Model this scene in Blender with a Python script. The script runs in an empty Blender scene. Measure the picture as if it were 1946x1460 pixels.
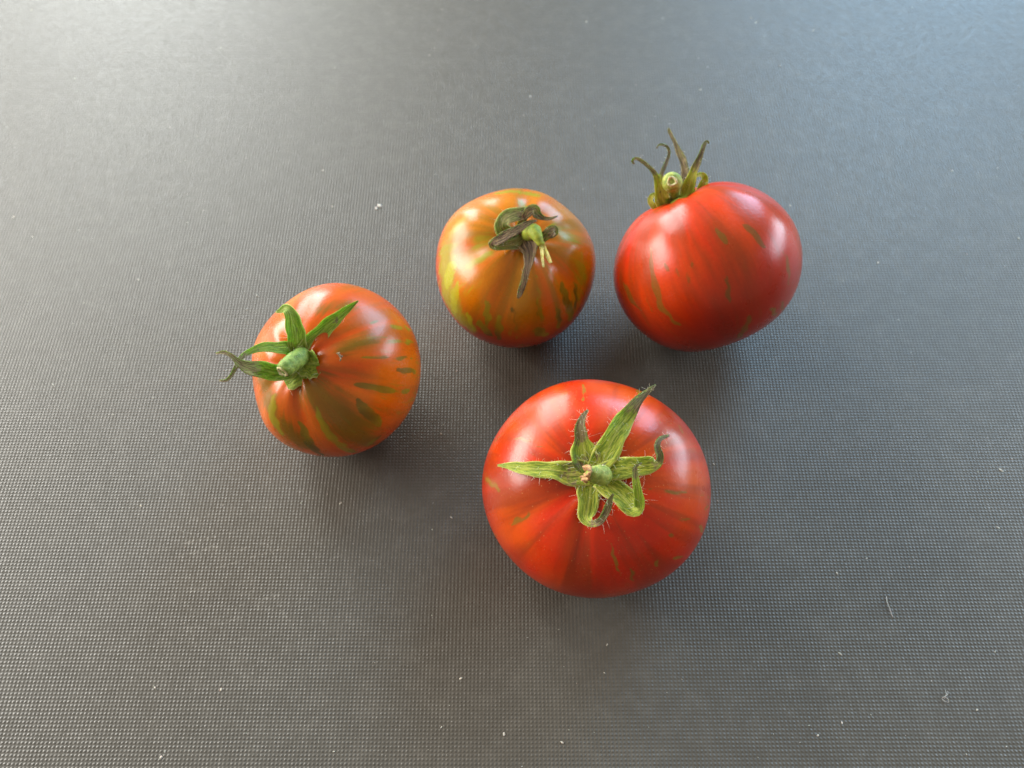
import bpy, bmesh, math, random
import numpy as np
from mathutils import Matrix, Vector
random.seed(7)
RNG = np.random.default_rng(11)
S = 0.001                                   # everything below is authored in millimetres
scene = bpy.context.scene

# ------------------------------------------------------------------ camera, world, lamps, exposure
TH = math.radians(57.5)
cam_d = bpy.data.cameras.new('camera')
cam = bpy.data.objects.new('camera', cam_d)
scene.collection.objects.link(cam)
cam.location = (0, -0.293*math.cos(TH), 0.293*math.sin(TH))
cam.rotation_euler = (math.pi/2 - TH, 0, 0)
cam_d.sensor_width = 36.0
cam_d.lens = 36.0*1800/1946
cam_d.clip_start = 0.005
cam_d.clip_end = 50
cam_d.dof.use_dof = True
cam_d.dof.focus_distance = 0.228
cam_d.dof.aperture_fstop = 20.0
scene.camera = cam

world = bpy.data.worlds.new('World')
scene.world = world
world.use_nodes = True
wb = world.node_tree.nodes['Background']
wb.inputs['Color'].default_value = (1.0, 0.87, 0.71, 1)
wb.inputs['Strength'].default_value = 0.47

def window_light(name, az, el, dist, w, h, power, col):
    d = bpy.data.lights.new(name, 'AREA')
    d.shape = 'RECTANGLE'; d.size = w; d.size_y = h
    d.energy = power; d.color = col
    o = bpy.data.objects.new(name, d)
    scene.collection.objects.link(o)
    a, e = math.radians(az), math.radians(el)
    p = Vector((math.cos(a)*math.cos(e), math.sin(a)*math.cos(e), math.sin(e)))*dist
    o.location = p
    flat = Vector((p.x, p.y, 0))
    o.rotation_euler = (-flat).to_track_quat('-Z', 'Z').to_euler()   # upright, as a window stands
    return o

window_light('left_window', 166, 21, 0.85, 0.34, 0.70, 15.5, (1.0, 0.97, 0.91))
window_light('back_left_window', 122, 25, 1.05, 0.34, 0.80, 13.5, (0.93, 0.985, 0.97))
window_light('back_right_window', 58, 30, 1.25, 0.50, 0.80, 16.0, (0.38, 0.69, 1.0))
window_light('right_window', 16, 18, 0.9, 0.26, 0.55, 7.2, (0.68, 0.85, 1.0))

scene.view_settings.view_transform = 'Standard'
scene.view_settings.look = 'None'
scene.view_settings.gamma = 1.0
scene.view_settings.exposure = 0.0
scene.view_settings.use_curve_mapping = False
scene.render.engine = 'CYCLES'
scene.cycles.use_denoising = True
scene.cycles.max_bounces = 8

# ------------------------------------------------------------------ node helpers
class NT:
    def __init__(s, name):
        s.m = bpy.data.materials.new(name); s.m.use_nodes = True
        s.t = s.m.node_tree; s.t.nodes.clear()
        s.out = s.t.nodes.new('ShaderNodeOutputMaterial')
    def n(s, kind, **kw):
        x = s.t.nodes.new('ShaderNode'+kind)
        for k, v in kw.items(): setattr(x, k, v)
        return x
    def put(s, sock, v):
        if v is None: return
        if isinstance(v, bpy.types.NodeSocket): s.t.links.new(v, sock)
        else: sock.default_value = v
    def math(s, op, a, b=None, c=None, clamp=False):
        x = s.n('Math', operation=op, use_clamp=clamp)
        for i, v in enumerate((a, b, c)): s.put(x.inputs[i], v)
        return x.outputs[0]
    def vmath(s, op, a, b=None):
        x = s.n('VectorMath', operation=op)
        s.put(x.inputs[0], a); s.put(x.inputs[1], b)
        return x.outputs[0]
    def mix(s, f, a, b, blend='MIX'):
        x = s.n('Mix', data_type='RGBA', blend_type=blend)
        s.put(x.inputs[0], f); s.put(x.inputs[6], a); s.put(x.inputs[7], b)
        return x.outputs[2]
    def rng(s, v, a, b, c=0.0, d=1.0, smooth=True):
        x = s.n('MapRange', interpolation_type='SMOOTHSTEP' if smooth else 'LINEAR')
        for i, k in enumerate((v, a, b, c, d)): s.put(x.inputs[i], k)
        return x.outputs[0]
    def noise(s, vec, scale, detail=3, rough=0.55, dist=0.0):
        x = s.n('TexNoise'); s.put(x.inputs['Vector'], vec)
        x.inputs['Scale'].default_value = scale; x.inputs['Detail'].default_value = detail
        x.inputs['Roughness'].default_value = rough; x.inputs['Distortion'].default_value = dist
        return x.outputs[0]
    def attr(s, name, out=2):
        x = s.n('Attribute', attribute_name=name); return x.outputs[out]
    def obj(s): return s.n('TexCoord').outputs['Object']
    def bsdf(s, **kw):
        b = s.n('BsdfPrincipled')
        for k, v in kw.items(): s.put(b.inputs[k.replace('_', ' ')], v)
        s.t.links.new(b.outputs[0], s.out.inputs[0])
        return b
def rgb(r, g, b): return (r, g, b, 1.0)

# ------------------------------------------------------------------ materials
def mat_table():
    t = NT('embossed_dark_plastic')
    co = t.obj()
    sep = t.n('SeparateXYZ'); t.put(sep.inputs[0], co)
    warp = t.noise(co, 45, 1)
    k = 2*math.pi/0.001
    ph = t.math('MULTIPLY', t.math('SUBTRACT', warp, 0.5), 1.2)
    ax = t.math('ADD', t.math('MULTIPLY', sep.outputs[0], k), ph)
    ay = t.math('ADD', t.math('MULTIPLY', sep.outputs[1], k), ph)
    # every bump of the embossing has its own height
    cell = t.n('VectorMath', operation='FLOOR')
    t.put(cell.inputs[0], t.vmath('MULTIPLY', co, (1000, 1000, 0)))
    wn = t.n('TexWhiteNoise', noise_dimensions='3D'); t.put(wn.inputs['Vector'], cell.outputs[0])
    worn = t.noise(co, 28, 4, 0.6)
    amp = t.math('MULTIPLY', t.rng(wn.outputs[0], 0, 1, 0.27, 0.43, False), t.rng(worn, 0.3, 0.75, 1.03, 0.95))
    # rounded domes on a flat sheet: slope of (1+cos)(1+cos)
    hx = t.math('MULTIPLY_ADD', t.math('COSINE', ax), 0.5, 0.5)
    hy = t.math('MULTIPLY_ADD', t.math('COSINE', ay), 0.5, 0.5)
    nx = t.math('MULTIPLY', t.math('MULTIPLY', t.math('SINE', ax), hy), amp)
    ny = t.math('MULTIPLY', t.math('MULTIPLY', t.math('SINE', ay), hx), amp)
    grain = t.n('TexNoise'); t.put(grain.inputs['Vector'], co); grain.inputs['Scale'].default_value = 2600
    gv = t.vmath('MULTIPLY', t.vmath('SUBTRACT', grain.outputs[1], (0.5, 0.5, 0.5)), (0.22, 0.22, 0))
    nv = t.n('CombineXYZ'); t.put(nv.inputs[0], nx); t.put(nv.inputs[1], ny); nv.inputs[2].default_value = 1
    nrm = t.vmath('NORMALIZE', t.vmath('ADD', nv.outputs[0], gv))
    # fine scratches and smears of dust
    def turned(angle, s):
        r = t.n('VectorRotate', rotation_type='Z_AXIS'); t.put(r.inputs['Vector'], co); r.inputs['Angle'].default_value = angle
        return t.vmath('MULTIPLY', r.outputs[0], s)
    scr = t.noise(turned(-0.30, (26, 620, 1)), 1.0, 3, 0.5)
    patch = t.noise(co, 17, 2)
    far = t.n('VectorMath', operation='DISTANCE'); t.put(far.inputs[0], co); far.inputs[1].default_value = (-0.074, -0.062, 0)
    scuffed = t.rng(far.outputs['Value'], 0.040, 0.008)
    sf = t.math('MULTIPLY', t.rng(scr, 0.59, 0.70), t.math('MAXIMUM', t.rng(patch, 0.66, 0.74, 0.0, 0.4), scuffed))
    scr2 = t.noise(turned(0.95, (34, 700, 1)), 1.0, 3, 0.5)
    sf2 = t.math('MULTIPLY', t.rng(scr2, 0.61, 0.72), t.math('MAXIMUM', t.rng(patch, 0.32, 0.25, 0.0, 0.4), t.math('MULTIPLY', scuffed, 0.7)))
    mark = t.math('MULTIPLY', t.math('MAXIMUM', sf, sf2), t.rng(wn.outputs[0], 0.2, 0.9))
    dust = t.rng(t.noise(co, 150, 6, 0.75), 0.4, 0.8)
    base = t.mix(dust, rgb(0.083, 0.075, 0.062), rgb(0.108, 0.098, 0.082))
    base = t.mix(t.math('MULTIPLY', mark, 0.26), base, rgb(0.36, 0.34, 0.30))
    rough = t.rng(t.noise(co, 420, 3), 0.3, 0.7, 0.34, 0.42)
    t.bsdf(Base_Color=base, Roughness=rough, IOR=1.45, Normal=nrm)
    return t.m

def mat_skin(name, c):
    t = NT(name)
    co = t.obj(); mer = t.attr('meridian', 1); pig = t.attr('pigment'); wash = t.attr('wash')
    def stretched(s, z, off=0.0):
        return t.vmath('ADD', t.vmath('MULTIPLY', mer, (s, s, z)), (off, off*0.7, off*1.3))
    broad = t.noise(stretched(1.3, 0.7, c['seed']), 1.0, 2)
    col = t.mix(t.rng(broad, 0.35, 0.65), c['a'], c['b'])
    blush = t.noise(stretched(3.4, 0.5, c['seed']+3), 1.0, 3)
    col = t.mix(t.math('MULTIPLY', t.rng(blush, 0.42, 0.64), c['blush']), col, c['c'])
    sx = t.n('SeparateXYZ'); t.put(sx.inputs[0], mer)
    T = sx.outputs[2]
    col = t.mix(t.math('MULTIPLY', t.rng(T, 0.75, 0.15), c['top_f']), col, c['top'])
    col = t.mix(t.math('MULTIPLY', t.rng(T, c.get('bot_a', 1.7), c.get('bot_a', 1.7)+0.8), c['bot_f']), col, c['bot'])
    # painted-by-nature streaks: placed ones carry their own attribute, others come from stretched noise
    edge = t.noise(stretched(16, 3.2, c['seed']), 1.0, 4, 0.65)
    fleck = t.noise(stretched(34, 5.0, c['seed']+2), 1.0, 3, 0.6)
    pe = t.math('ADD', t.math('MULTIPLY', t.math('SUBTRACT', edge, 0.5), 1.7), t.math('MULTIPLY', t.math('SUBTRACT', fleck, 0.5), 1.3))
    pf = t.math('MULTIPLY', t.rng(t.math('ADD', pig, pe), 0.14, 0.84), t.rng(pig, 0.02, 0.22))
    st = t.noise(stretched(13, 2.1, c['seed']+9), 1.0, 3, 0.6)
    where = t.rng(t.noise(stretched(2.2, 1.6, c['seed']+5), 1.0, 2), 0.45, 0.62)
    rf = t.math('MULTIPLY', t.math('MULTIPLY', t.rng(st, 0.54, 0.72), where), t.rng(T, 0.5, 1.1, 0.0, c['dens']))
    wn = t.rng(t.math('ADD', wash, t.math('MULTIPLY', t.math('SUBTRACT', t.noise(stretched(9, 1.2, c['seed']+6), 1.0, 4, 0.6), 0.5), 2.1)), 0.08, 0.95)
    wn = t.math('MULTIPLY', wn, t.rng(wash, 0.0, 0.2))
    col = t.mix(t.math('MULTIPLY', wn, c['wf']), col, c['wash'])
    hue = t.rng(t.noise(stretched(2.0, 1.0, c['seed']+1), 1.0, 2), 0.35, 0.65)
    green = t.mix(t.math('MAXIMUM', hue, t.attr('yellow')), c['g1'], c['g2'])
    col = t.mix(t.math('MULTIPLY', t.math('MAXIMUM', pf, rf), c['gf']), col, green)
    # pale pin-prick glands in the skin
    vo = t.n('TexVoronoi', feature='F1'); t.put(vo.inputs['Vector'], co); vo.inputs['Scale'].default_value = 1150
    dots = t.math('MULTIPLY', t.rng(vo.outputs['Distance'], 0.20, 0.08), t.rng(vo.outputs['Color'], 0.35, 0.9))
    col = t.mix(t.math('MULTIPLY', dots, c['dots']), col, rgb(0.75, 0.42, 0.16))
    mott = t.noise(co, 900, 3, 0.6)
    col = t.mix(t.rng(mott, 0.3, 0.7, 0.0, 0.16), col, t.mix(1.0, col, rgb(0.62, 0.55, 0.5), 'MULTIPLY'))
    bmp = t.n('Bump'); bmp.inputs['Strength'].default_value = 0.10; bmp.inputs['Distance'].default_value = 0.0004
    t.put(bmp.inputs['Height'], t.math('ADD', t.noise(co, 1100, 2), t.math('MULTIPLY', t.noise(co, 190, 2), 0.9)))
    rough = t.rng(t.noise(co, 120, 3), 0.3, 0.7, c['rough']-0.04, c['rough']+0.06)
    b = t.bsdf(Base_Color=col, Roughness=rough, IOR=1.35, Normal=bmp.outputs[0])
    b.inputs['Subsurface Weight'].default_value = 0.07
    b.inputs['Subsurface Radius'].default_value = (1.0, 0.32, 0.12)
    b.inputs['Subsurface Scale'].default_value = 0.003
    b.inputs['Coat Weight'].default_value = 0.15
    b.inputs['Coat Roughness'].default_value = 0.22
    return t.m

def mat_sepal(name, g1, g2, rim, dry1, dry2):
    t = NT(name)
    co = t.obj(); dry = t.attr('dry'); u = t.attr('across'); v = t.attr('along')
    n1 = t.noise(co, 700, 4, 0.65); n2 = t.noise(co, 2200, 3, 0.6)
    uv = t.n('CombineXYZ'); t.put(uv.inputs[0], t.math('MULTIPLY', u, 5.0)); t.put(uv.inputs[1], t.math('MULTIPLY', v, 2.2))
    fib = t.noise(t.vmath('ADD', uv.outputs[0], t.vmath('MULTIPLY', co, (300, 300, 300))), 1.6, 3)
    col = t.mix(t.rng(fib, 0.36, 0.64), g1, g2)
    col = t.mix(t.rng(n2, 0.55, 0.75, 0, 0.35), col, rim)
    ua = t.math('ABSOLUTE', u)
    col = t.mix(t.rng(ua, 0.80, 1.0, 0, 0.75), col, rim)
    col = t.mix(t.rng(ua, 0.14, 0.0, 0, 0.35), col, rim)
    df = t.rng(t.math('ADD', dry, t.math('MULTIPLY', t.math('SUBTRACT', n1, 0.5), 0.9)), 0.35, 0.65)
    col = t.mix(df, col, t.mix(t.rng(fib, 0.4, 0.62), dry1, dry2))
    spots = t.rng(t.noise(co, 480, 2), 0.70, 0.76, 0, 0.8)
    col = t.mix(spots, col, dry1)
    bmp = t.n('Bump'); bmp.inputs['Strength'].default_value = 0.55; bmp.inputs['Distance'].default_value = 0.0005
    t.put(bmp.inputs['Height'], t.math('ADD', fib, t.math('MULTIPLY', n2, 0.5)))
    b = t.bsdf(Base_Color=col, Roughness=0.62, IOR=1.4, Normal=bmp.outputs[0])
    b.inputs['Specular IOR Level'].default_value = 0.35
    b.inputs['Subsurface Weight'].default_value = 0.25
    b.inputs['Subsurface Radius'].default_value = (0.5, 1.0, 0.2)
    b.inputs['Subsurface Scale'].default_value = 0.0008
    b.inputs['Sheen Weight'].default_value = 0.15
    return t.m

def mat_plain(name, c1, c2, scale=900, rough=0.65, bump=0.4):
    t = NT(name); co = t.obj()
    n1 = t.noise(co, scale, 4, 0.65)
    bmp = t.n('Bump'); bmp.inputs['Strength'].default_value = bump; bmp.inputs['Distance'].default_value = 0.0005
    t.put(bmp.inputs['Height'], n1)
    b = t.bsdf(Base_Color=t.mix(t.rng(n1, 0.35, 0.65), c1, c2), Roughness=rough, Normal=bmp.outputs[0])
    b.inputs['Subsurface Weight'].default_value = 0.2
    b.inputs['Subsurface Scale'].default_value = 0.0006
    return t.m

# ------------------------------------------------------------------ geometry helpers
def make(name, verts, faces, mat, parent=None, smooth=True, attrs=None):
    me = bpy.data.meshes.new(name)
    me.from_pydata([tuple(v) for v in verts], [], faces)
    me.update()
    if smooth: me.polygons.foreach_set('use_smooth', np.ones(len(me.polygons), bool))
    for k, (kind, dat) in (attrs or {}).items():
        a = me.attributes.new(k, kind, 'POINT')
        a.data.foreach_set('vector' if kind == 'FLOAT_VECTOR' else 'value', np.asarray(dat, np.float32).ravel())
    me.materials.append(mat)
    o = bpy.data.objects.new(name, me)
    scene.collection.objects.link(o)
    if parent: o.parent = parent
    return o

def spline(p, n):
    """Catmull-Rom through rows of p (any columns), n samples evenly spread by arc length."""
    p = np.asarray(p, float)
    q = np.vstack([2*p[0]-p[1], p, 2*p[-1]-p[-2]])
    out = []
    for i in range(1, len(q)-2):
        for t in np.linspace(0, 1, 16, endpoint=False):
            a, b, c, d = q[i-1], q[i], q[i+1], q[i+2]
            out.append(0.5*((2*b)+(c-a)*t+(2*a-5*b+4*c-d)*t*t+(3*b-a-3*c+d)*t**3))
    out.append(p[-1]); out = np.array(out)
    s = np.r_[0, np.cumsum(np.linalg.norm(np.diff(out[:, :3], axis=0), axis=1))]
    x = np.linspace(0, s[-1], n)
    return np.stack([np.interp(x, s, out[:, k]) for k in range(out.shape[1])], 1), x

def unit(v): return v/np.maximum(np.linalg.norm(v, axis=-1, keepdims=True), 1e-9)

def grid_faces(n, m, off=0, flip=False):
    f = []
    for i in range(n-1):
        for j in range(m-1):
            a = off+i*m+j
            f.append((a, a+1, a+m+1, a+m) if not flip else (a, a+m, a+m+1, a+1))
    return f

def sepal(pts, face, cup, brown, blunt=0, rng=None, stain=0):
    """A thin leaf strip along pts (x,y,z,half width), hollowed across by cup, with frayed edges and real thickness."""
    n, m = 36, 9
    P, _ = spline(pts, n)
    hw = np.maximum(P[:, 3], 0.12); C = P[:, :3]
    T = unit(np.gradient(C, axis=0)); F = np.array(face)
    side = np.cross(T, F)
    for i in range(1, n):                                  # a leaf that folds over keeps its left and right
        if side[i]@side[i-1] < 0: side[i] = -side[i]
    for _ in range(3):
        side = unit(side)
        side = np.vstack([side[:1], (side[:-2]+2*side[1:-1]+side[2:])/4, side[-1:]])
    side = unit(side-(side*T).sum(1, keepdims=True)*T)
    N = np.cross(side, T)
    us = np.linspace(-1, 1, m)
    ph = rng.uniform(0, 6, 4)
    vv = np.linspace(0, 1, n)
    wob = [1+0.09*np.sin(9*vv+ph[0])+0.06*np.sin(23*vv+ph[1]), 1+0.09*np.sin(8*vv+ph[2])+0.06*np.sin(27*vv+ph[3])]
    V = np.zeros((n, m, 3))
    tw = 0.25*np.sin(4*vv+ph[1])*np.minimum(1, vv*3)
    for j, u in enumerate(us):
        w = hw*np.where(u < 0, wob[0], wob[1])
        lift = cup*hw*(u*u-0.35) + 0.07*hw*np.sin(15*vv+3*u+ph[2])*abs(u) + 0.05*np.exp(-(u/0.2)**2)*hw
        V[:, j] = C+side*(u*w)[:, None]+N*(lift+tw*u*hw)[:, None]
    th = np.clip(0.16+0.10*(1-vv), 0.1, 0.3)[:, None]*(1-0.55*us[None, :]**2)
    top = V; bot = V-N[:, None, :]*th[:, :, None]
    verts = np.vstack([top.reshape(-1, 3), bot.reshape(-1, 3)])
    faces = grid_faces(n, m)+grid_faces(n, m, n*m, True)
    B = n*m
    for i in range(n-1):
        a = i*m; faces.append((a, a+m, B+a+m, B+a))
        a = i*m+m-1; faces.append((a+m, a, B+a, B+a+m))
    for j in range(m-1):
        faces.append((j+1, j, B+j, B+j+1)); a = (n-1)*m+j; faces.append((a, a+1, B+a+1, B+a))
    along = np.repeat(vv[:, None], m, 1).ravel(); across = np.tile(us, n)
    dry = np.clip((along-(1-0.8*brown))/0.4+0.18*brown, 0, 1) if brown > 0 else along*0
    dry = np.maximum(dry, stain*np.exp(-((along-0.22)/0.16)**2))
    at = {'along': ('FLOAT', np.tile(along, 2)), 'across': ('FLOAT', np.tile(across, 2)), 'dry': ('FLOAT', np.tile(dry, 2))}
    return verts*S, faces, at, (V, N, side, T, hw)

def tube(P, R, sides=10, cap=True):
    P = np.asarray(P, float); R = np.asarray(R, float)
    T = unit(np.gradient(P, axis=0))
    a = np.array([0, 0, 1.0]) if abs(T[0][2]) < 0.9 else np.array([1.0, 0, 0])
    n0 = unit(np.cross(T[0], a)); V = []
    for i in range(len(P)):
        n0 = unit(n0-(n0@T[i])*T[i]); b = np.cross(T[i], n0)
        for k in range(sides):
            q = 2*math.pi*k/sides
            V.append(P[i]+R[i]*(math.cos(q)*n0+math.sin(q)*b))
    F = []
    for i in range(len(P)-1):
        for k in range(sides):
            a0 = i*sides+k; a1 = i*sides+(k+1) % sides
            F.append((a0, a1, a1+sides, a0+sides))
    if cap:
        F.append(tuple(range(sides-1, -1, -1))); F.append(tuple((len(P)-1)*sides+k for k in range(sides)))
    return np.array(V), F

def fruit_surface(P, T, d):
    R, H, dim, w = d['R'], d['H'], d['dim'], d['w']
    s = np.sin(T); c = np.cos(T)
    r = R*np.abs(s)**(0.92-0.10*np.clip((T-1.2)/1.2, 0, 1)); z = H*c
    L = sum(a*np.cos(k*P+p) for a, k, p in d['lob'])
    wt = np.exp(-((T-0.75)/0.75)**2)
    r = r*(1+L*wt)
    z = z-dim*np.exp(-(r/(w*R))**2)*(c > 0)
    z = z+(L*wt*R*0.55)*np.sin(np.clip(T*1.6, 0, np.pi))
    z = z+0.04*H*np.exp(-(r/(0.35*R))**2)*(c < 0)
    for g0, dep, wid in d['ribs']:                      # shallow furrows running down from the stem
        dp = np.angle(np.exp(1j*(P-g0)))
        k = dep*np.exp(-(dp/wid)**2)*np.exp(-((T-0.62)/0.42)**2)
        r = r-0.55*k; z = z-0.8*k
    return np.stack([r*np.cos(P)*d['an'][0], r*np.sin(P)*d['an'][1], z], -1)

# ---- each tomato: place, size, and the points of its sepals, stalk and skin streaks (own axes, millimetres)
A=dict(loc=[21.62, -47.65, 24.63],rot=[[-0.2727, 0.9551, -0.116], [-0.8789, -0.2963, -0.3738], [-0.3914, 0.0, 0.9202]],R=28.90,H=23.12,dim=3.0,w=0.3,lob=[(0.012, 5, 0.3), (0.01, 3, 1.0)],an=(0.974, 1.026),face=[0.068, 0.053, 0.996],
 sepals=[
  dict(p=[[-1.2,-0.0,21.2,2.15],[-0.9,-3.6,21.5,3.22],[-0.3,-6.0,21.6,3.07],[-0.0,-9.8,21.9,2.31],[1.2,-16.2,20.7,1.55],[1.7,-21.0,18.0,0.79],[2.1,-24.0,15.2,0.24]],brown=.25,cup=.25,stain=.5),
  dict(p=[[-1.8,-0.2,21.2,2.15],[-4.4,-2.6,21.8,3.37],[-6.6,-3.8,22.1,3.07],[-8.9,-5.0,22.4,1.84],[-11.2,-6.0,23.0,1.39],[-13.7,-6.2,23.3,0.84],[-16.1,-5.3,23.1,0.23]],brown=.8,cup=.3,stain=.55),
  dict(p=[[-2.0,0.3,21.2,2.15],[-5.8,1.1,21.8,3.06],[-8.8,1.8,22.0,2.91],[-13.0,2.5,21.7,2.61],[-16.8,3.9,20.7,2.17],[-20.4,5.1,20.7,1.4],[-23.7,6.7,19.8,0.85],[-26.8,8.6,18.9,0.23]],brown=.65,cup=.3),
  dict(p=[[-1.6,0.4,21.2,2.15],[-3.7,3.5,21.8,2.75],[-4.9,6.4,22.1,2.43],[-6.3,9.8,21.9,2.13],[-7.5,12.7,21.6,1.82],[-8.2,14.0,22.2,1.06],[-9.8,13.8,23.6,0.98],[-11.7,12.7,24.3,0.83],[-13.7,13.0,23.7,0.61],[-15.3,14.8,21.9,0.28]],brown=.7,cup=.2),
  dict(p=[[-0.9,1.1,21.2,2.15],[-0.1,3.9,21.5,2.59],[0.9,6.5,21.9,2.58],[2.4,8.9,22.1,2.57],[3.9,11.0,22.5,2.11],[3.8,12.2,24.0,1.35],[1.9,11.8,26.4,1.26],[-0.7,10.6,27.8,1.03],[-3.4,9.5,28.6,0.67],[-5.4,9.1,29.1,0.45],[-6.5,10.3,29.0,0.18]],brown=.4,cup=.2),
  dict(p=[[-0.3,-0.1,21.1,2.15],[2.0,0.1,21.2,2.91],[4.2,0.4,21.4,2.75],[6.8,0.6,22.0,2.43],[8.9,0.9,22.7,1.81],[9.9,2.5,23.4,0.9],[8.8,4.3,24.7,0.82],[6.6,5.1,25.6,0.89],[4.3,5.3,26.5,0.74],[2.9,5.4,27.0,0.47],[2.0,5.8,27.3,0.29]],brown=.75,cup=.2),
 ],stem=[
  dict(p=[[-1.2,0.7,19.7,1.77],[-1.8,1.8,21.6,2.32],[-1.8,1.7,23.6,2.42],[-1.4,0.5,25.1,2.1],[-1.2,-0.8,25.6,1.79],[-1.1,-1.4,25.8,1.72]],kind='knob'),
 ],strokes=[
  ([[-23.0,-8.8,12.3],[-19.4,-7.8,16.5]],0.50,1,0.3),
  ([[-27.1,4.5,4.2],[-25.6,5.2,8.2]],0.74,1.125,0.3),
  ([[-26.4,9.0,3.1],[-25.6,11.4,3.2],[-24.6,13.8,3.2]],0.45,1,0.3),
  ([[-19.4,11.8,14.4],[-18.7,12.3,14.9]],0.57,0.625,0.4),
  ([[-19.5,16.6,11.2],[-18.4,18.0,11.3]],0.79,0.625,0.4),
  ([[-5.4,-22.9,14.0],[-5.8,-18.7,17.4],[-4.8,-14.0,20.0]],0.35,0.625,0.4),
  ([[5.8,-26.6,9.4],[7.4,-22.6,14.2]],0.86,0.875,0.4),
  ([[15.0,-17.0,14.5],[13.7,-14.5,16.9],[11.7,-12.8,18.7]],0.70,1,0.3),
  ([[-2.2,14.8,20.1],[-3.6,21.7,15.9],[-4.7,28.0,6.8]],0.58,0.875,0.3),
  ([[2.9,21.9,16.2],[2.5,24.9,13.2]],0.42,1,0.3),
  ([[3.2,27.7,8.7],[3.4,28.9,5.2]],0.51,1,0.3),
  ([[6.8,20.7,16.5],[7.2,22.0,15.2]],0.42,1,0.3),
  ([[13.1,8.0,19.4],[16.0,9.7,17.3],[19.2,11.7,13.9]],0.42,1.125,0.3),
  ([[13.8,19.3,13.7],[15.0,20.2,11.8]],0.35,1,0.3),
  ([[12.0,23.7,10.5],[11.3,25.5,8.2]],0.57,1.125,0.3),
  ([[17.9,14.2,13.7],[20.8,15.9,8.6]],0.43,0.75,0.4),
  ([[18.0,-22.6,2.1],[19.3,-20.3,5.4]],0.59,0.625,0.5),
  ([[22.1,-17.5,4.3],[22.6,-16.1,5.7]],0.59,0.625,0.5),
  ([[-1.4,27.8,8.4],[-2.9,28.6,6.0]],0.58,0.875,0.4),
  ([[-4.2,-27.6,7.5],[-6.9,-25.3,10.5]],0.44,0.625,0.5),
  ([[-17.2,-15.2,15.1],[-20.5,-12.0,14.0]],0.92,0.35,1),
 ])
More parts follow.
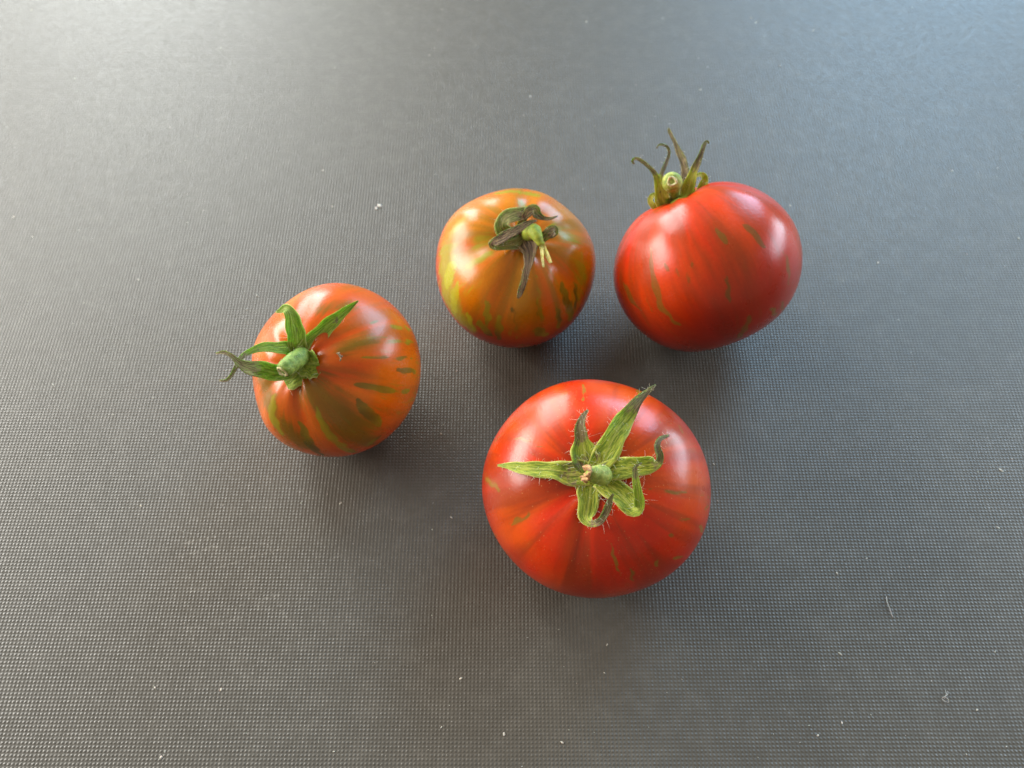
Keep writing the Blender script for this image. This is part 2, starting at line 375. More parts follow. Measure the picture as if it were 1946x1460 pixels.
B=dict(loc=[-49.54, -10.61, 23.6],rot=[[-0.4763, 0.8255, -0.3027], [-0.6968, -0.5644, -0.4427], [-0.5363, -0.0, 0.844]],R=23.80,H=22.12,dim=2.5,w=0.28,lob=[(0.02, 5, 0.9), (0.012, 3, 0.4)],an=(1.03, 0.99),face=[-0.163, 0.49, 0.857],
 sepals=[
  dict(p=[[-1.0,-0.3,19.9,1.9],[-3.8,0.3,20.5,2.68],[-8.1,0.8,20.4,2.36],[-12.8,2.3,20.2,1.89],[-16.9,4.2,20.1,1.26],[-20.3,5.6,19.9,0.63],[-22.0,6.5,19.9,0.19]],brown=.22,cup=.35),
  dict(p=[[-0.7,-0.8,20.1,1.9],[-3.7,-1.9,21.4,2.53],[-6.5,-3.0,23.2,2.28],[-9.3,-4.4,25.5,2.02],[-11.2,-5.6,27.0,1.7],[-11.6,-7.2,26.9,1.24],[-10.4,-8.6,26.1,0.79],[-9.2,-9.9,25.8,0.23]],brown=.15,cup=.2),
  dict(p=[[-0.5,-1.2,20.3,1.9],[-2.5,-3.4,22.6,1.73],[-1.5,-5.0,25.8,1.56],[-0.2,-6.7,28.6,1.24],[1.8,-7.9,30.7,0.84],[4.1,-8.6,32.2,0.61],[6.5,-8.5,32.8,0.53],[9.1,-8.5,32.8,0.45],[11.2,-9.3,32.6,0.37],[12.2,-11.0,32.8,0.19]],brown=.7,cup=.25),
  dict(p=[[0.4,-0.5,20.1,1.9],[3.1,-0.7,22.2,2.21],[4.2,-1.7,24.9,2.34],[4.7,-3.4,27.8,2.17],[5.4,-5.4,30.6,1.84],[5.6,-7.1,32.5,1.22],[5.2,-8.6,33.8,0.77],[4.7,-10.2,34.6,0.61],[4.9,-12.0,35.2,0.49],[6.2,-13.7,35.5,0.23]],brown=.8,cup=.25),
  dict(p=[[0.1,-0.4,20.4,2.21],[-0.8,1.9,20.8,3.57],[-1.8,3.5,20.9,3.69],[-3.0,5.2,21.1,2.87]],brown=.0,cup=.15,blunt=1),
  dict(p=[[0.1,-0.4,20.4,2.21],[1.7,0.8,21.8,3.7],[4.1,0.2,21.3,3.57],[5.9,-0.8,21.6,2.34]],brown=.0,cup=.15,blunt=1),
 ],stem=[
  dict(p=[[-1.4,-0.4,19.1,1.8],[-2.3,0.1,21.1,2.2],[-1.5,0.5,22.9,2.39],[0.0,0.6,24.9,2.37],[1.5,0.7,26.5,2.22],[2.7,0.8,27.4,1.94]],kind='stub'),
 ],strokes=[
  ([[10.0,-7.5,19.0],[16.7,0.6,17.1],[20.0,7.4,10.5]],3.14,0.6,1),
  ([[-17.6,8.6,13.3],[-21.1,11.2,3.8]],0.47,0.875,0.3),
  ([[-19.5,12.6,7.0],[-20.3,13.2,-1.2]],0.72,-1.125,0.3),
  ([[-13.9,11.2,15.8],[-16.1,13.9,11.6]],0.46,0.75,0.4),
  ([[-9.5,13.1,17.3],[-11.9,17.0,12.3],[-14.1,19.4,2.1]],0.55,1,0.3),
  ([[-10.7,20.3,6.8],[-11.2,21.1,-0.4]],0.80,1.0625,0.3),
  ([[-2.3,15.9,16.4],[-3.4,18.8,13.0],[-4.4,21.7,7.4]],1.01,1.125,0.25),
  ([[-5.8,22.4,4.1],[-5.9,22.8,0.7]],0.71,1,0.3),
  ([[4.2,7.9,20.4],[7.0,15.1,16.4],[11.2,20.3,5.5]],4.99,0.65,1),
  ([[14.9,6.7,16.2],[18.1,8.5,12.2],[21.1,9.9,5.3]],1.28,1.125,0.5),
  ([[8.9,10.6,18.4],[13.5,13.9,13.3],[16.2,17.3,3.3]],1.27,1.125,0.4),
  ([[1.6,17.7,14.7],[3.7,20.1,11.3],[5.3,22.1,6.2]],1.40,1.125,0.4),
  ([[11.1,-2.5,20.1],[16.1,-2.2,17.7],[19.5,1.0,14.4]],1.40,-1,0.6),
  ([[-14.8,-3.0,17.9],[-19.2,1.0,13.2]],1.83,0.5,1),
  ([[-8.8,8.8,19.6],[-15.0,11.7,14.6]],2.21,0.5,1),
  ([[9.2,21.8,2.0],[12.6,20.2,2.0]],0.95,0.875,0.5),
  ([[0.9,12.3,19.0],[6.0,16.7,15.3]],2.07,0.4,1),
  ([[-15.8,15.2,10.5],[-17.8,16.5,1.3]],0.79,0.75,0.4),
 ])
C=dict(loc=[0.95, 28.16, 21.97],rot=[[0.4825, 0.8664, 0.1288], [-0.837, 0.4994, -0.2235], [-0.258, 0.0, 0.9661]],R=24.48,H=21.54,dim=3.2,w=0.36,lob=[(0.022, 5, 0.2), (0.012, 3, 2.0)],an=(1, 1),face=[0.355, -0.343, 0.87],
 sepals=[
  dict(p=[[0.3,0.6,19.3,2.11],[3.0,-0.4,20.3,2.7],[5.8,-1.7,20.4,1.79],[8.6,-3.8,20.4,1.26],[10.9,-5.8,19.7,1.04],[13.0,-7.7,18.5,0.89],[14.2,-9.1,17.6,0.74],[15.1,-10.2,17.3,0.3]],brown=1.6,cup=.15),
  dict(p=[[0.1,0.3,19.3,1.66],[0.9,-2.5,19.7,1.65],[0.4,-6.6,20.6,1.34],[-0.1,-9.7,21.6,1.04],[-0.8,-10.6,23.0,1.18],[-0.7,-7.4,24.3,1.33],[-0.7,-3.2,25.1,1.18],[-0.9,0.7,25.6,0.81],[-0.6,3.4,25.9,0.24]],brown=.9,cup=.2),
  dict(p=[[-1.2,-0.3,19.4,1.81],[-1.9,-2.8,20.2,2.1],[-3.0,-4.9,21.9,2.24],[-4.4,-5.5,24.3,2.07],[-5.2,-3.6,26.1,1.92],[-4.3,-0.6,26.7,2.06],[-3.6,1.7,26.1,1.48],[-2.8,3.0,25.3,0.45]],brown=.5,cup=.2),
  dict(p=[[-0.9,0.2,19.5,1.36],[-2.2,-0.9,22.0,0.75],[-2.7,0.4,25.5,1.04],[-3.3,2.2,27.9,1.47],[-3.0,3.8,27.9,1.62],[-2.2,4.4,26.1,1.19],[-0.6,5.4,25.8,0.67],[0.8,6.8,26.5,0.41],[1.5,8.8,27.6,0.18]],brown=1.4,cup=.25),
  dict(p=[[0.6,1.8,19.6,1.51],[3.9,2.4,21.5,0.75],[4.2,3.6,23.9,1.34],[4.3,5.1,26.0,1.62],[4.2,6.5,26.2,1.18],[4.8,6.6,24.8,0.89],[4.9,5.3,23.8,0.52]],brown=1.2,cup=.25),
 ],stem=[
  dict(p=[[-0.2,1.0,18.2,1.52],[0.0,1.3,20.8,2.1],[0.8,1.7,23.3,2.23],[2.5,1.5,24.6,1.92],[4.5,1.5,24.5,1.33],[5.9,1.6,24.0,1.04]],kind='knob'),
  dict(p=[[5.6,1.6,24.1,0.59],[8.0,0.6,23.8,0.47],[11.9,-1.0,23.0,0.27]],kind='fibre'),
  dict(p=[[5.6,1.9,24.3,0.67],[8.3,1.6,24.0,0.66],[11.8,1.5,23.3,0.44]],kind='fibre'),
 ],strokes=[
  ([[-10.0,-19.6,8.7],[0.4,-24.0,4.0],[8.8,-23.0,1.0]],3.90,-0.8,1),
  ([[3.5,13.1,18.5],[14.9,12.1,12.8],[22.2,6.4,7.0]],3.11,0.45,1),
  ([[-4.7,-20.5,10.3],[-2.0,-23.1,6.4]],2.13,-1.125,0.5),
  ([[1.9,-22.2,9.5],[5.1,-24.0,1.2]],1.44,-1.125,0.5),
  ([[-0.4,-11.0,18.8],[-0.9,-17.6,15.0]],1.20,0.6,0.8),
  ([[-5.1,-12.7,17.4],[-5.2,-9.3,18.7]],1.96,0.45,1),
  ([[16.4,4.1,15.7],[20.6,4.4,11.2],[23.4,5.8,3.5]],1.44,1,0.6),
  ([[16.4,9.1,13.2],[21.8,7.5,6.7]],0.90,0.875,0.6),
  ([[11.3,-17.3,12.3],[14.4,-18.4,6.8]],0.97,0.875,0.5),
  ([[16.0,-15.5,8.9],[18.4,-16.0,1.1]],1.07,1,0.5),
  ([[13.1,-2.8,18.4],[19.7,-4.9,13.0],[24.1,-4.3,2.8]],0.72,0.625,0.6),
  ([[21.5,0.4,11.2],[24.1,0.8,4.6]],0.89,1,0.5),
  ([[13.1,-20.1,5.1],[16.3,-18.1,1.7]],1.25,1,0.5),
  ([[22.8,-6.5,6.4],[24.1,-3.8,3.3]],1.61,1,0.6),
  ([[-18.7,2.3,13.5],[-13.4,11.7,15.4]],1.56,-0.7,1),
  ([[0.5,10.1,19.2],[5.9,12.7,18.3]],1.68,0.6,1),
  ([[-10.7,-18.6,9.9],[-13.4,-15.5,12.5],[-14.8,-11.5,15.1]],1.38,-0.5,1),
  ([[15.8,-11.5,13.1],[21.3,-11.3,3.5]],0.80,0.625,0.6),
  ([[9.8,-22.0,5.4],[12.3,-21.3,0.4]],1.08,1,0.6),
  ([[10.0,14.2,15.8],[16.0,13.0,11.0]],0.93,0.5,1),
  ([[-8.2,5.3,19.2],[-11.6,5.7,18.3]],1.08,0.5,1),
 ])
D=dict(loc=[58.16, 24.83, 27.0],rot=[[-0.3411, -0.8459, -0.4101], [0.5409, -0.5334, 0.6503], [-0.7688, 0.0, 0.6395]],R=27.75,H=24.11,dim=3.2,w=0.3,lob=[(0.018, 5, 0.4), (0.01, 2, 1.0)],an=(1.0, 1.0),face=[-0.859, 0.507, 0.076],
 sepals=[
  dict(p=[[1.7,1.8,21.5,1.79],[0.2,4.9,22.6,2.3],[-0.6,4.9,26.2,1.77],[-1.1,4.9,30.0,0.92],[-1.2,5.6,32.9,0.64],[-0.8,6.6,35.3,0.56],[-0.3,7.8,37.2,0.47],[0.7,8.5,37.7,0.41],[1.3,9.0,37.1,0.35],[1.4,8.5,36.2,0.17]],brown=.8,cup=.3),
  dict(p=[[2.2,1.4,21.8,1.8],[3.6,1.7,25.8,1.44],[4.6,0.2,29.4,0.72],[4.7,-2.1,31.5,0.58],[4.8,-4.5,33.4,0.49],[4.7,-5.7,35.0,0.42],[4.7,-5.6,36.6,0.41],[4.6,-4.4,37.7,0.38],[4.6,-3.2,38.1,0.31],[4.4,-2.0,37.5,0.17]],brown=.95,cup=.3),
  dict(p=[[1.8,0.3,21.3,1.8],[2.0,-4.5,23.8,1.61],[2.8,-7.0,27.4,1.16],[3.7,-8.2,30.7,1.01],[4.6,-8.6,33.5,0.95],[5.2,-8.9,36.1,0.66],[5.8,-9.1,38.3,0.55],[6.4,-9.4,40.3,0.52],[6.5,-9.6,41.4,0.22]],brown=1.2,cup=.3),
  dict(p=[[1.1,0.3,20.5,1.79],[-2.0,-1.0,20.8,2.49],[-3.6,-2.8,24.1,1.86],[-4.7,-4.6,26.8,1.25],[-5.7,-6.5,29.1,0.98],[-6.3,-8.7,31.3,0.7],[-6.6,-10.2,32.9,0.56],[-6.7,-11.6,33.6,0.41],[-6.6,-11.9,32.7,0.2]],brown=.75,cup=.3),
  dict(p=[[0.7,-0.9,20.3,1.61],[-0.8,-4.0,19.7,0.9],[-1.6,-6.8,21.3,1.17],[-2.2,-8.5,22.9,1.16],[-2.8,-8.8,24.5,0.85],[-3.2,-7.3,25.6,0.71],[-3.2,-5.8,25.4,0.28]],brown=.05,cup=.3),
  dict(p=[[1.9,2.7,21.0,1.61],[1.2,5.6,21.6,1.07],[1.5,7.8,22.7,0.9],[1.7,8.0,24.7,0.8],[1.6,6.8,25.8,0.71],[1.5,5.4,25.6,0.36]],brown=.2,cup=.3),
 ],stem=[
  dict(p=[[2.8,0.1,21.3,1.72],[0.8,0.5,24.2,2.02],[-1.1,1.0,26.4,2.77],[-3.1,1.9,27.1,2.9],[-4.8,2.9,27.4,2.43],[-5.5,3.3,27.5,1.81]],kind='knob'),
 ],strokes=[
  ([[-10.8,21.1,12.8],[-12.2,24.0,5.9],[-11.7,25.0,-2.2],[-12.7,22.9,-8.7]],1.02,1.25,0.3),
  ([[0.9,26.6,6.4],[-1.0,27.4,2.7],[-2.9,27.4,-1.1]],1.05,1,0.4),
  ([[-23.6,6.8,11.6],[-25.3,6.8,8.1]],0.90,1.125,0.3),
  ([[-25.6,-0.9,9.1],[-27.3,-2.4,3.6]],0.99,1.125,0.3),
  ([[-25.6,10.8,-1.6],[-24.1,11.8,-6.8]],0.74,1,0.4),
  ([[-15.8,21.0,8.9],[-16.2,21.5,6.9]],0.58,0.625,0.5),
  ([[-18.6,19.9,6.4],[-18.8,20.2,4.6]],0.75,0.625,0.4),
  ([[-22.0,-1.2,-15.7],[-19.1,-3.4,-18.4]],0.86,1.125,0.3),
  ([[-21.4,6.6,-15.3],[-15.4,7.8,-19.9]],1.04,1,0.4),
  ([[-26.4,-8.6,-1.9],[-25.6,-8.8,-5.9],[-24.0,-8.2,-10.6]],0.76,0.75,0.4),
  ([[-15.2,-13.2,-17.8],[-15.1,-12.2,-18.4]],0.79,1,0.3),
  ([[-8.1,26.4,0.7],[-8.0,26.3,-2.8]],0.77,0.625,0.6),
  ([[-20.5,5.9,15.9],[-23.5,6.3,11.9]],0.82,0.5,0.6),
  ([[-21.7,-5.0,-15.5],[-17.1,-7.6,-18.9]],0.61,0.875,0.4),
  ([[-21.3,17.2,6.1],[-20.1,19.4,1.7]],0.66,0.4375,0.6),
 ])
# ------------------------------------------------------------------ the table
def build_table():
    bm = bmesh.new()
    bmesh.ops.create_cube(bm, size=1.0)
    for v in bm.verts:
        v.co = Vector((v.co.x*1.8, v.co.y*1.6+0.15, v.co.z*0.012-0.006))
    bmesh.ops.bevel(bm, geom=[e for e in bm.edges], offset=0.003, segments=3, affect='EDGES')
    me = bpy.data.meshes.new('table_surface'); bm.to_mesh(me); bm.free()
    me.materials.append(mat_table())
    o = bpy.data.objects.new('table_surface', me)
    scene.collection.objects.link(o)
    o['kind'] = 'structure'
build_table()

# ------------------------------------------------------------------ tomatoes
SEPAL_FRESH = mat_sepal('fresh_sepal', rgb(0.14, 0.21, 0.012), rgb(0.39, 0.43, 0.045), rgb(0.62, 0.58, 0.16), rgb(0.10, 0.065, 0.035), rgb(0.30, 0.22, 0.11))
SEPAL_BRIGHT = mat_sepal('bright_sepal', rgb(0.12, 0.19, 0.012), rgb(0.29, 0.36, 0.04), rgb(0.46, 0.52, 0.16), rgb(0.16, 0.11, 0.07), rgb(0.38, 0.32, 0.18))
SEPAL_DRY = mat_sepal('withered_sepal', rgb(0.14, 0.14, 0.045), rgb(0.28, 0.27, 0.10), rgb(0.46, 0.37, 0.19), rgb(0.075, 0.046, 0.032), rgb(0.36, 0.25, 0.14))
SEPAL_OLIVE = mat_sepal('yellowing_sepal', rgb(0.22, 0.22, 0.02), rgb(0.42, 0.38, 0.05), rgb(0.55, 0.46, 0.14), rgb(0.075, 0.048, 0.034), rgb(0.30, 0.22, 0.12))
STALK = mat_plain('green_stalk', rgb(0.17, 0.23, 0.025), rgb(0.36, 0.40, 0.075), 900)
STALK_GREEN = mat_plain('fresh_stalk', rgb(0.11, 0.19, 0.02), rgb(0.24, 0.34, 0.055), 800)
STALK_LIME = mat_plain('lime_stalk', rgb(0.20, 0.27, 0.02), rgb(0.36, 0.42, 0.04), 700)
SCAR_TAN = mat_plain('torn_brown_stalk_end', rgb(0.20, 0.085, 0.035), rgb(0.50, 0.29, 0.10), 1300)
SCAR_CREAM = mat_plain('cut_cream_stalk_end', rgb(0.48, 0.44, 0.18), rgb(0.70, 0.66, 0.40), 1100)
FIBRE = mat_plain('pale_stalk_fibre', rgb(0.58, 0.58, 0.14), rgb(0.75, 0.72, 0.32), 1000)
HAIR = mat_plain('plant_hair', rgb(0.70, 0.64, 0.42), rgb(0.85, 0.80, 0.62), 500, 0.5, 0.0)
PIT = mat_plain('calyx_base_green', rgb(0.13, 0.19, 0.014), rgb(0.38, 0.42, 0.05), 1100)
PIT_DRY = mat_plain('calyx_base_dry', rgb(0.035, 0.026, 0.02), rgb(0.14, 0.10, 0.06), 1100)

def build_fruit(d, mat, parent):
    n, m = 320, 200
    ph = np.linspace(0, 2*np.pi, n, endpoint=False)
    tt = np.linspace(0.004, np.pi-0.004, m)
    P, T = np.meshgrid(ph, tt, indexing='ij')
    V = fruit_surface(P, T, d)
    # faint unevenness of a grown thing
    q = V/d['R']; s = d['skin']['seed']
    bump = (np.sin(3.1*q[..., 0]+1.7*q[..., 1]+s)+np.sin(2.7*q[..., 1]-2.2*q[..., 2]+2*s)+0.6*np.sin(5.3*q[..., 2]+4.1*q[..., 0]+s))
    V = V*(1+0.0035*bump[..., None])
    rad = np.hypot(V[..., 0], V[..., 1])
    crease = np.exp(-(rad/(0.42*d['R']))**2)*(np.cos(T) > 0)
    V[..., 2] += -0.35*crease*(np.sin(7*P+s)+0.6*np.sin(12*P+2*s))*np.clip(rad/(0.12*d['R']), 0, 1)
    verts = V.reshape(-1, 3)
    pig = np.zeros(len(verts)); wash = np.zeros(len(verts)); yel = np.zeros(len(verts))
    wv = verts+0.30*np.stack([np.sin(1.3*verts[:, 1]+0.9*verts[:, 2]+s), np.sin(1.1*verts[:, 2]-1.2*verts[:, 0]), np.sin(1.2*verts[:, 0]+verts[:, 1]+2*s)], 1)
    for pl, w, k, soft in d['strokes']:
        pl = np.array(pl)
        if soft < 0.75:                                     # streaks run on a little, thinning to nothing
            pl = np.vstack([pl[0]-0.3*(pl[1]-pl[0]), pl, pl[-1]+0.3*(pl[-1]-pl[-2])])
        ln = np.r_[0, np.cumsum(np.linalg.norm(np.diff(pl, axis=0), axis=1))]
        for i, (a, b) in enumerate(zip(pl[:-1], pl[1:])):
            ab = b-a; t = np.clip(((wv-a)@ab)/max(ab@ab, 1e-6), 0, 1)
            dd = np.linalg.norm(wv-(a+t[:, None]*ab), axis=1)
            if soft < 0.75:
                wl = w*(0.15+1.0*np.sin(np.pi*np.clip((ln[i]+t*(ln[i+1]-ln[i]))/ln[-1], 0.001, 0.999))**0.6)
                x = np.clip((1.45*wl-dd)/(0.95*wl+0.12), 0, 1)
            else:
                x = np.clip((1.9*w-dd)/(1.9*w), 0, 1)
            if k < 0: yel = np.maximum(yel, x)
            if soft >= 0.75: wash = np.maximum(wash, abs(k)*1.5*x*x*(3-2*x))
            else: pig = np.maximum(pig, abs(k)*x*x*(3-2*x))
    faces = []
    for i in range(n):
        a0 = i*m; b0 = ((i+1) % n)*m
        for j in range(m-1):
            faces.append((a0+j, a0+j+1, b0+j+1, b0+j))
    faces.append(tuple(i*m for i in range(n)))
    faces.append(tuple(i*m+m-1 for i in range(n-1, -1, -1)))
    mer = np.stack([np.cos(P), np.sin(P), T], -1).reshape(-1, 3)
    return make('fruit', verts*S, faces, mat, parent, attrs={'pigment': ('FLOAT', pig), 'wash': ('FLOAT', wash), 'yellow': ('FLOAT', yel), 'meridian': ('FLOAT_VECTOR', mer)})

def build_base(d, parent, mat, rad, height, rng):
    """The fleshy star-edged disc the sepals grow from."""
    zp = d['H']-d['dim']
    n, m = 40, 8; V = []; F = []
    for i in range(m):
        u = i/(m-1)
        for k in range(n):
            a = 2*math.pi*k/n
            r = rad*(1+0.10*math.sin(5*a+1)+0.05*math.sin(11*a))*math.sin(u*1.9)/math.sin(1.57)
            z = zp-0.25+height*math.cos(u*1.9)+0.05*rng.normal()
            V.append((r*math.cos(a)*S, r*math.sin(a)*S, z*S))
    V.append((0, 0, (zp-0.25+height)*S))
    for i in range(m-1):
        for k in range(n):
            a = i*n+k; b = i*n+(k+1) % n
            F.append((a, a+n, b+n, b))
    for k in range(n): F.append((len(V)-1, k, (k+1) % n))
    return make('calyx', V, F, mat, parent)

def build_hairs(frames, count, parent, rng, lmin=0.4, lmax=2.2, rad=0.024):
    V = []; F = []; off = 0
    for _ in range(count):
        top, N, side, T, hw = frames[rng.integers(len(frames))]
        i = int(rng.integers(1, len(T)-1)); edge = rng.random() < 0.6
        j = (0 if rng.random() < 0.5 else top.shape[1]-1) if edge else int(rng.integers(0, top.shape[1]))
        p = top[i, j]; sgn = -1 if j < top.shape[1]//2 else 1
        dr = N[i]*rng.uniform(0.2, 1)+side[i]*sgn*(rng.uniform(0.5, 1.4) if edge else rng.normal(0, .5))+rng.normal(0, 0.4, 3)
        dr = unit(dr); bend = rng.normal(0, 0.55, 3); L = rng.uniform(lmin, lmax)*(1 if rng.random() < .25 else 0.5)
        s = np.linspace(0, 1, 6)[:, None]
        P = p+dr*L*s+bend*L*s*s
        v, f = tube(P, rad*np.linspace(1.15, 0.55, 6), 3)
        V.append(v); F += [tuple(x+off for x in ff) for ff in f]; off += len(v)
    o = make('fuzz', np.vstack(V)*S, F, HAIR, parent)
    o['kind'] = 'stuff'

def torn_end(P, tdir, rad, mat, parent, rng, name='stalk_scar', deep=0.45, ragged=0.25):
    """Broken-off stalk end: a ragged raised rim round a hollow core."""
    t = unit(np.array(tdir)); a = np.array([0, 0, 1.0]) if abs(t[2]) < .9 else np.array([1.0, 0, 0])
    x = unit(np.cross(t, a)); y = np.cross(t, x); n = 28; V = []; F = []
    rings = [(1.0, -0.25), (1.02, 0.05), (0.92, 0.30), (0.72, 0.26), (0.52, -0.05), (0.34, -deep), (0.12, -deep*0.7)]
    jag = rng.normal(0, ragged, n)
    for rr, h in rings:
        for k in range(n):
            q = 2*math.pi*k/n
            hh = h*rad*0.8+(jag[k]*rad*(0.5 if h > 0 else 0.15)); r = rad*rr*(1+0.07*math.sin(3*q+jag[0]*9)+0.05*rng.normal())
            V.append((np.array(P)+t*hh+(x*math.cos(q)+y*math.sin(q))*r)*S)
    for i in range(len(rings)-1):
        for k in range(n):
            a0 = i*n+k; a1 = i*n+(k+1) % n
            F.append((a0, a1, a1+n, a0+n))
    F.append(tuple((len(rings)-1)*n+k for k in range(n)))
    return make(name, V, F, mat, parent)

def tomato(d, label, look):
    rng = np.random.default_rng(look['seed'])
    root = bpy.data.objects.new('tomato', None)
    root.empty_display_size = 0.02
    scene.collection.objects.link(root)
    M = Matrix(d['rot']).to_4x4(); M.translation = Vector(d['loc'])*S
    root.matrix_world = M
    root['label'] = label; root['category'] = 'tomato'; root['group'] = 'tomatoes lying on the dark table'
    fruit = build_fruit(d, mat_skin(look['name'], d['skin']), root)
    cal = build_base(d, root, look['base'], look['base_r'], look['base_h'], rng)
    frames = []
    for s in d['sepals']:
        v, f, at, fr = sepal(s['p'], d['face'], s['cup'], s['brown'], s.get('blunt', 0), rng, s.get('stain', 0))
        make('sepal', v, f, look['sepal'], cal, attrs=at); frames.append(fr)
    build_hairs(frames, look['hairs'], cal, rng)
    k = 0
    for s in d['stem']:
        p = np.array(s['p'])
        if s['kind'] == 'fibre':
            v, f, at, fr = sepal(s['p'], d['face'], 0.3, 0, 1, rng)
            make('fibre', v, f, FIBRE, stem, attrs=at)
            continue
        q, _ = spline(p, 22)
        nz = 1+0.035*rng.normal(size=len(q))
        v, f = tube(q[:, :3], q[:, 3]*nz, 24)
        stem = make('stalk', v*S, f, look['stalk'], root)
        fz = []
        side = unit(np.cross(unit(np.gradient(q[:, :3], axis=0)), np.array([0.3, 0.5, 0.8])))
        for w in np.linspace(0, 6.28, 8):
            Tt = unit(np.gradient(q[:, :3], axis=0)); nn = side*math.cos(w)+np.cross(Tt, side)*math.sin(w)
            fz.append((np.repeat((q[:, :3]+nn*q[:, 3:4])[:, None], 3, 1), nn, np.cross(Tt, nn), Tt, q[:, 3]))
        build_hairs(fz, look['stalk_hairs'], stem, rng, 0.25, 0.7, 0.02)
        if look.get('scar'):
            torn_end(q[-1, :3], q[-1, :3]-q[-4, :3], q[-1, 3]*look['scar_r'], look['scar'], stem, rng, ragged=look['ragged'])
    return root

A['skin'] = dict(seed=1.0, a=rgb(0.56, 0.022, 0.001), b=rgb(0.60, 0.080, 0.001), c=rgb(0.24, 0.030, 0.005), blush=0.75,
                 top=rgb(0.56, 0.024, 0.001), top_f=0.2, bot=rgb(0.33, 0.011, 0.003), bot_f=0.7, bot_a=0.75,  # bot: shade of the lower half put into the skin colour
                 g1=rgb(0.14, 0.10, 0.010), g2=rgb(0.24, 0.15, 0.012), gf=0.72, dens=0.35, dots=0.40, rough=0.30,
                 wash=rgb(0.34, 0.10, 0.006), wf=0.6)
B['skin'] = dict(seed=4.0, a=rgb(0.57, 0.130, 0.003), b=rgb(0.55, 0.065, 0.002), c=rgb(0.30, 0.085, 0.005), blush=0.6,
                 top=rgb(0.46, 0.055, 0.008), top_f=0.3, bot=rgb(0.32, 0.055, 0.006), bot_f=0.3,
                 g1=rgb(0.060, 0.052, 0.006), g2=rgb(0.26, 0.22, 0.008), gf=0.80, dens=0.75, dots=0.15, rough=0.29,
                 wash=rgb(0.155, 0.092, 0.004), wf=0.85)
C['skin'] = dict(seed=7.0, a=rgb(0.50, 0.175, 0.002), b=rgb(0.54, 0.115, 0.002), c=rgb(0.27, 0.140, 0.006), blush=0.75,
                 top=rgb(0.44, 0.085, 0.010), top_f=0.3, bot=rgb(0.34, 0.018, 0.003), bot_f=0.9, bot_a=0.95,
                 g1=rgb(0.085, 0.070, 0.006), g2=rgb(0.36, 0.33, 0.008), gf=0.82, dens=0.7, dots=0.12, rough=0.29,
                 wash=rgb(0.27, 0.235, 0.006), wf=0.85)
D['skin'] = dict(seed=12.0, a=rgb(0.50, 0.018, 0.001), b=rgb(0.55, 0.042, 0.001), c=rgb(0.21, 0.034, 0.005), blush=0.65,
                 top=rgb(0.46, 0.035, 0.006), top_f=0.3, bot=rgb(0.20, 0.012, 0.004), bot_f=0.75, bot_a=1.35,
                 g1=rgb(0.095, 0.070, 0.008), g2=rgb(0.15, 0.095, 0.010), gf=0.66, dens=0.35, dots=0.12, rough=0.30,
                 wash=rgb(0.20, 0.06, 0.008), wf=0.6)
A['ribs'] = [(0.08, 0.9, 0.16), (0.9, 0.35, 0.2), (-0.8, 0.4, 0.2), (2.3, 0.5, 0.2), (-2.4, 0.4, 0.2)]
B['ribs'] = [(0.5, 0.6, 0.17), (1.15, 0.7, 0.17), (1.8, 0.7, 0.2), (2.6, 0.6, 0.2), (-0.5, 0.6, 0.2), (-1.6, 0.5, 0.2), (-2.6, 0.5, 0.2)]
C['ribs'] = [(0.35, 0.9, 0.2), (-0.75, 1.0, 0.22), (1.35, 1.1, 0.24), (2.5, 1.0, 0.22), (-1.9, 1.1, 0.24), (-2.9, 0.7, 0.2)]
D['ribs'] = [(0.2, 0.7, 0.2), (1.3, 0.6, 0.2), (-1.2, 0.6, 0.22), (2.5, 0.5, 0.2), (-2.5, 0.6, 0.2)]

tomato(A, 'largest tomato, bright red, nearest the front, with a hairy six-pointed green calyx seen from above',
       dict(name='red_tomato_skin', seed=21, base=PIT, base_r=4.4, base_h=1.25, sepal=SEPAL_FRESH, hairs=380, stalk=STALK, stalk_hairs=150, scar=SCAR_TAN, scar_r=1.22, ragged=0.4))
tomato(B, 'orange tomato at the far left, its fresh green sepals reaching left over the table',
       dict(name='orange_tomato_skin', seed=22, base=PIT, base_r=5.2, base_h=1.5, sepal=SEPAL_BRIGHT, hairs=90, stalk=STALK_GREEN, stalk_hairs=60, scar=SCAR_CREAM, scar_r=0.82, ragged=0.15))
tomato(C, 'orange and green striped tomato with withered brown sepals and split stalk, middle of the back',
       dict(name='striped_tomato_skin', seed=23, base=PIT_DRY, base_r=4.0, base_h=0.5, sepal=SEPAL_DRY, hairs=60, stalk=STALK_LIME, stalk_hairs=40))
tomato(D, 'deep red tomato on its side at the right, curled sepals standing up behind',
       dict(name='deep_red_tomato_skin', seed=24, base=PIT, base_r=4.4, base_h=1.4, sepal=SEPAL_OLIVE, hairs=110, stalk=STALK, stalk_hairs=60, scar=SCAR_CREAM, scar_r=0.8, ragged=0.2))

# ------------------------------------------------------------------ dust and lint on the table
DUST = mat_plain('pale_dust', rgb(0.34, 0.32, 0.28), rgb(0.62, 0.58, 0.50), 3000, 0.8, 0.0)
LINT = mat_plain('white_lint', rgb(0.36, 0.35, 0.32), rgb(0.52, 0.51, 0.47), 3000, 0.7, 0.0)
CRUMB = mat_plain('dry_brown_crumb', rgb(0.10, 0.06, 0.03), rgb(0.34, 0.24, 0.13), 2500, 0.8, 0.3)

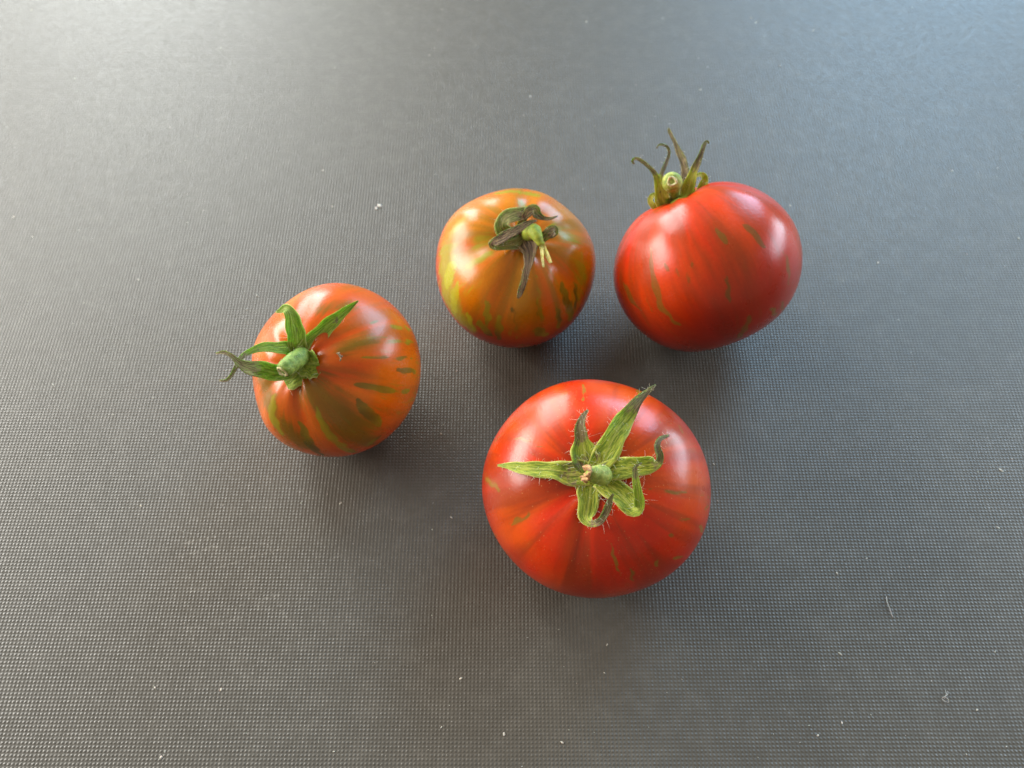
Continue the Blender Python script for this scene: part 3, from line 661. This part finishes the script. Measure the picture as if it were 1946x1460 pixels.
def build_dust():
    rng = np.random.default_rng(5); V = []; F = []
    def chip(x, y, r, stretch, ang):
        k = len(V); n = 5
        for ring, (s, z) in enumerate(((1.0, 0.1), (0.55, 0.45))):
            for i in range(n):
                q = 2*math.pi*i/n+rng.uniform(-.3, .3); rr = r*s*rng.uniform(0.6, 1.2)
                a, b = rr*stretch*math.cos(q), rr*math.sin(q)
                V.append(((x+a*math.cos(ang)-b*math.sin(ang))*S, (y+a*math.sin(ang)+b*math.cos(ang))*S, (z*r+0.05)*S))
        for i in range(n): F.append((k+i, k+(i+1) % n, k+n+(i+1) % n, k+n+i))
        F.append(tuple(k+n+i for i in range(n)))
    for x, y, r in ((-91.6, -92.6, .34), (76.6, -104.3, .32), (117.9, -98.1, .30), (89.1, -61.6, .28), (-74.7, -92.9, .32),
                    (-86.8, -109.5, .42), (83.1, -101.3, .3), (-46.4, 74.1, .75), (-47.6, 73.0, .5), (-2.0, -104.0, .4), (12.5, -106.0, .34)):
        chip(x, y, r, 1.7, rng.uniform(0, 3))
    for _ in range(650):
        x, y = rng.uniform(-240, 240), rng.uniform(-125, 230)
        r = min(0.07+rng.exponential(0.055), 0.34)
        chip(x, y, r, rng.uniform(1, 3.0), rng.uniform(0, 3.14))
    o = make('dust', V, F, DUST); o['kind'] = 'stuff'
build_dust()

def lint(name, strands, rad, label, cat, mat):
    V = []; F = []; off = 0
    c = np.mean(strands[0], axis=0); c[2] = 0
    for st in strands:
        q, _ = spline(np.array(st, float), 18)
        v, f = tube(q-c, rad*np.linspace(1.1, 0.8, 18), 6)
        V.append(v); F += [tuple(x+off for x in ff) for ff in f]; off += len(v)
    o = make(name, np.vstack(V)*S, F, mat)
    o.location = Vector(c)*S
    o['label'] = label; o['category'] = cat
    return o
lint('lint_thread', [[(101.2, -68.4, .3), (101.0, -70.0, .45), (101.4, -71.7, .35), (101.7, -74.1, .25)]], 0.12,
     'single bent white lint thread on the bare table at the lower right', 'lint thread', LINT)
lint('lint_tuft', [[(109.6, -95.3, .3), (110.4, -94.8, .8), (111.3, -94.3, .5), (111.6, -93.4, .3)],
                   [(109.7, -95.5, .25), (110.3, -96.1, .5), (111.0, -96.3, .3)],
                   [(110.2, -94.9, .4), (110.9, -95.6, .9), (111.1, -96.3, .4)],
                   [(110.3, -95.3, .3), (110.9, -94.2, .6), (111.0, -93.2, .3)]], 0.07,
     'tiny tuft of tangled white fluff on the table in the lower right corner', 'lint', LINT)

def build_crumb():
    at = np.array((-44.6, -19.9, 44.05)); nrm = unit(np.array((0.22, -0.41, 0.89)))
    e1 = unit(np.cross(nrm, np.array((0, 1.0, 0)))); e2 = np.cross(nrm, e1)
    V = []; F = []; off = 0
    for st, r in (([(-.2, -1.1, .5), (-.3, -.4, 1.0), (0, .1, .5), (.5, .7, .35)], .20), ([(-.7, .3, .3), (-.1, .3, .6), (.6, .9, .4), (1.0, .8, .3)], .28), ([(.1, .2, .3), (.4, .9, .5), (.2, 1.3, .3)], .2)):
        q, _ = spline(np.array([a*e1-b*e2+c*nrm for a, b, c in st]), 10)
        v, f = tube(q, r*np.array([.5, .9, 1, 1.1, 1, .9, 1.1, .9, .7, .4]), 7)
        V.append(v); F += [tuple(x+off for x in ff) for ff in f]; off += len(v)
    o = make('dry_crumb', np.vstack(V)*S, F, CRUMB)
    o.location = Vector(at)*S
    o['label'] = 'dry brown crumb stuck to the skin of the orange tomato at the far left'; o['category'] = 'crumb'
build_crumb()
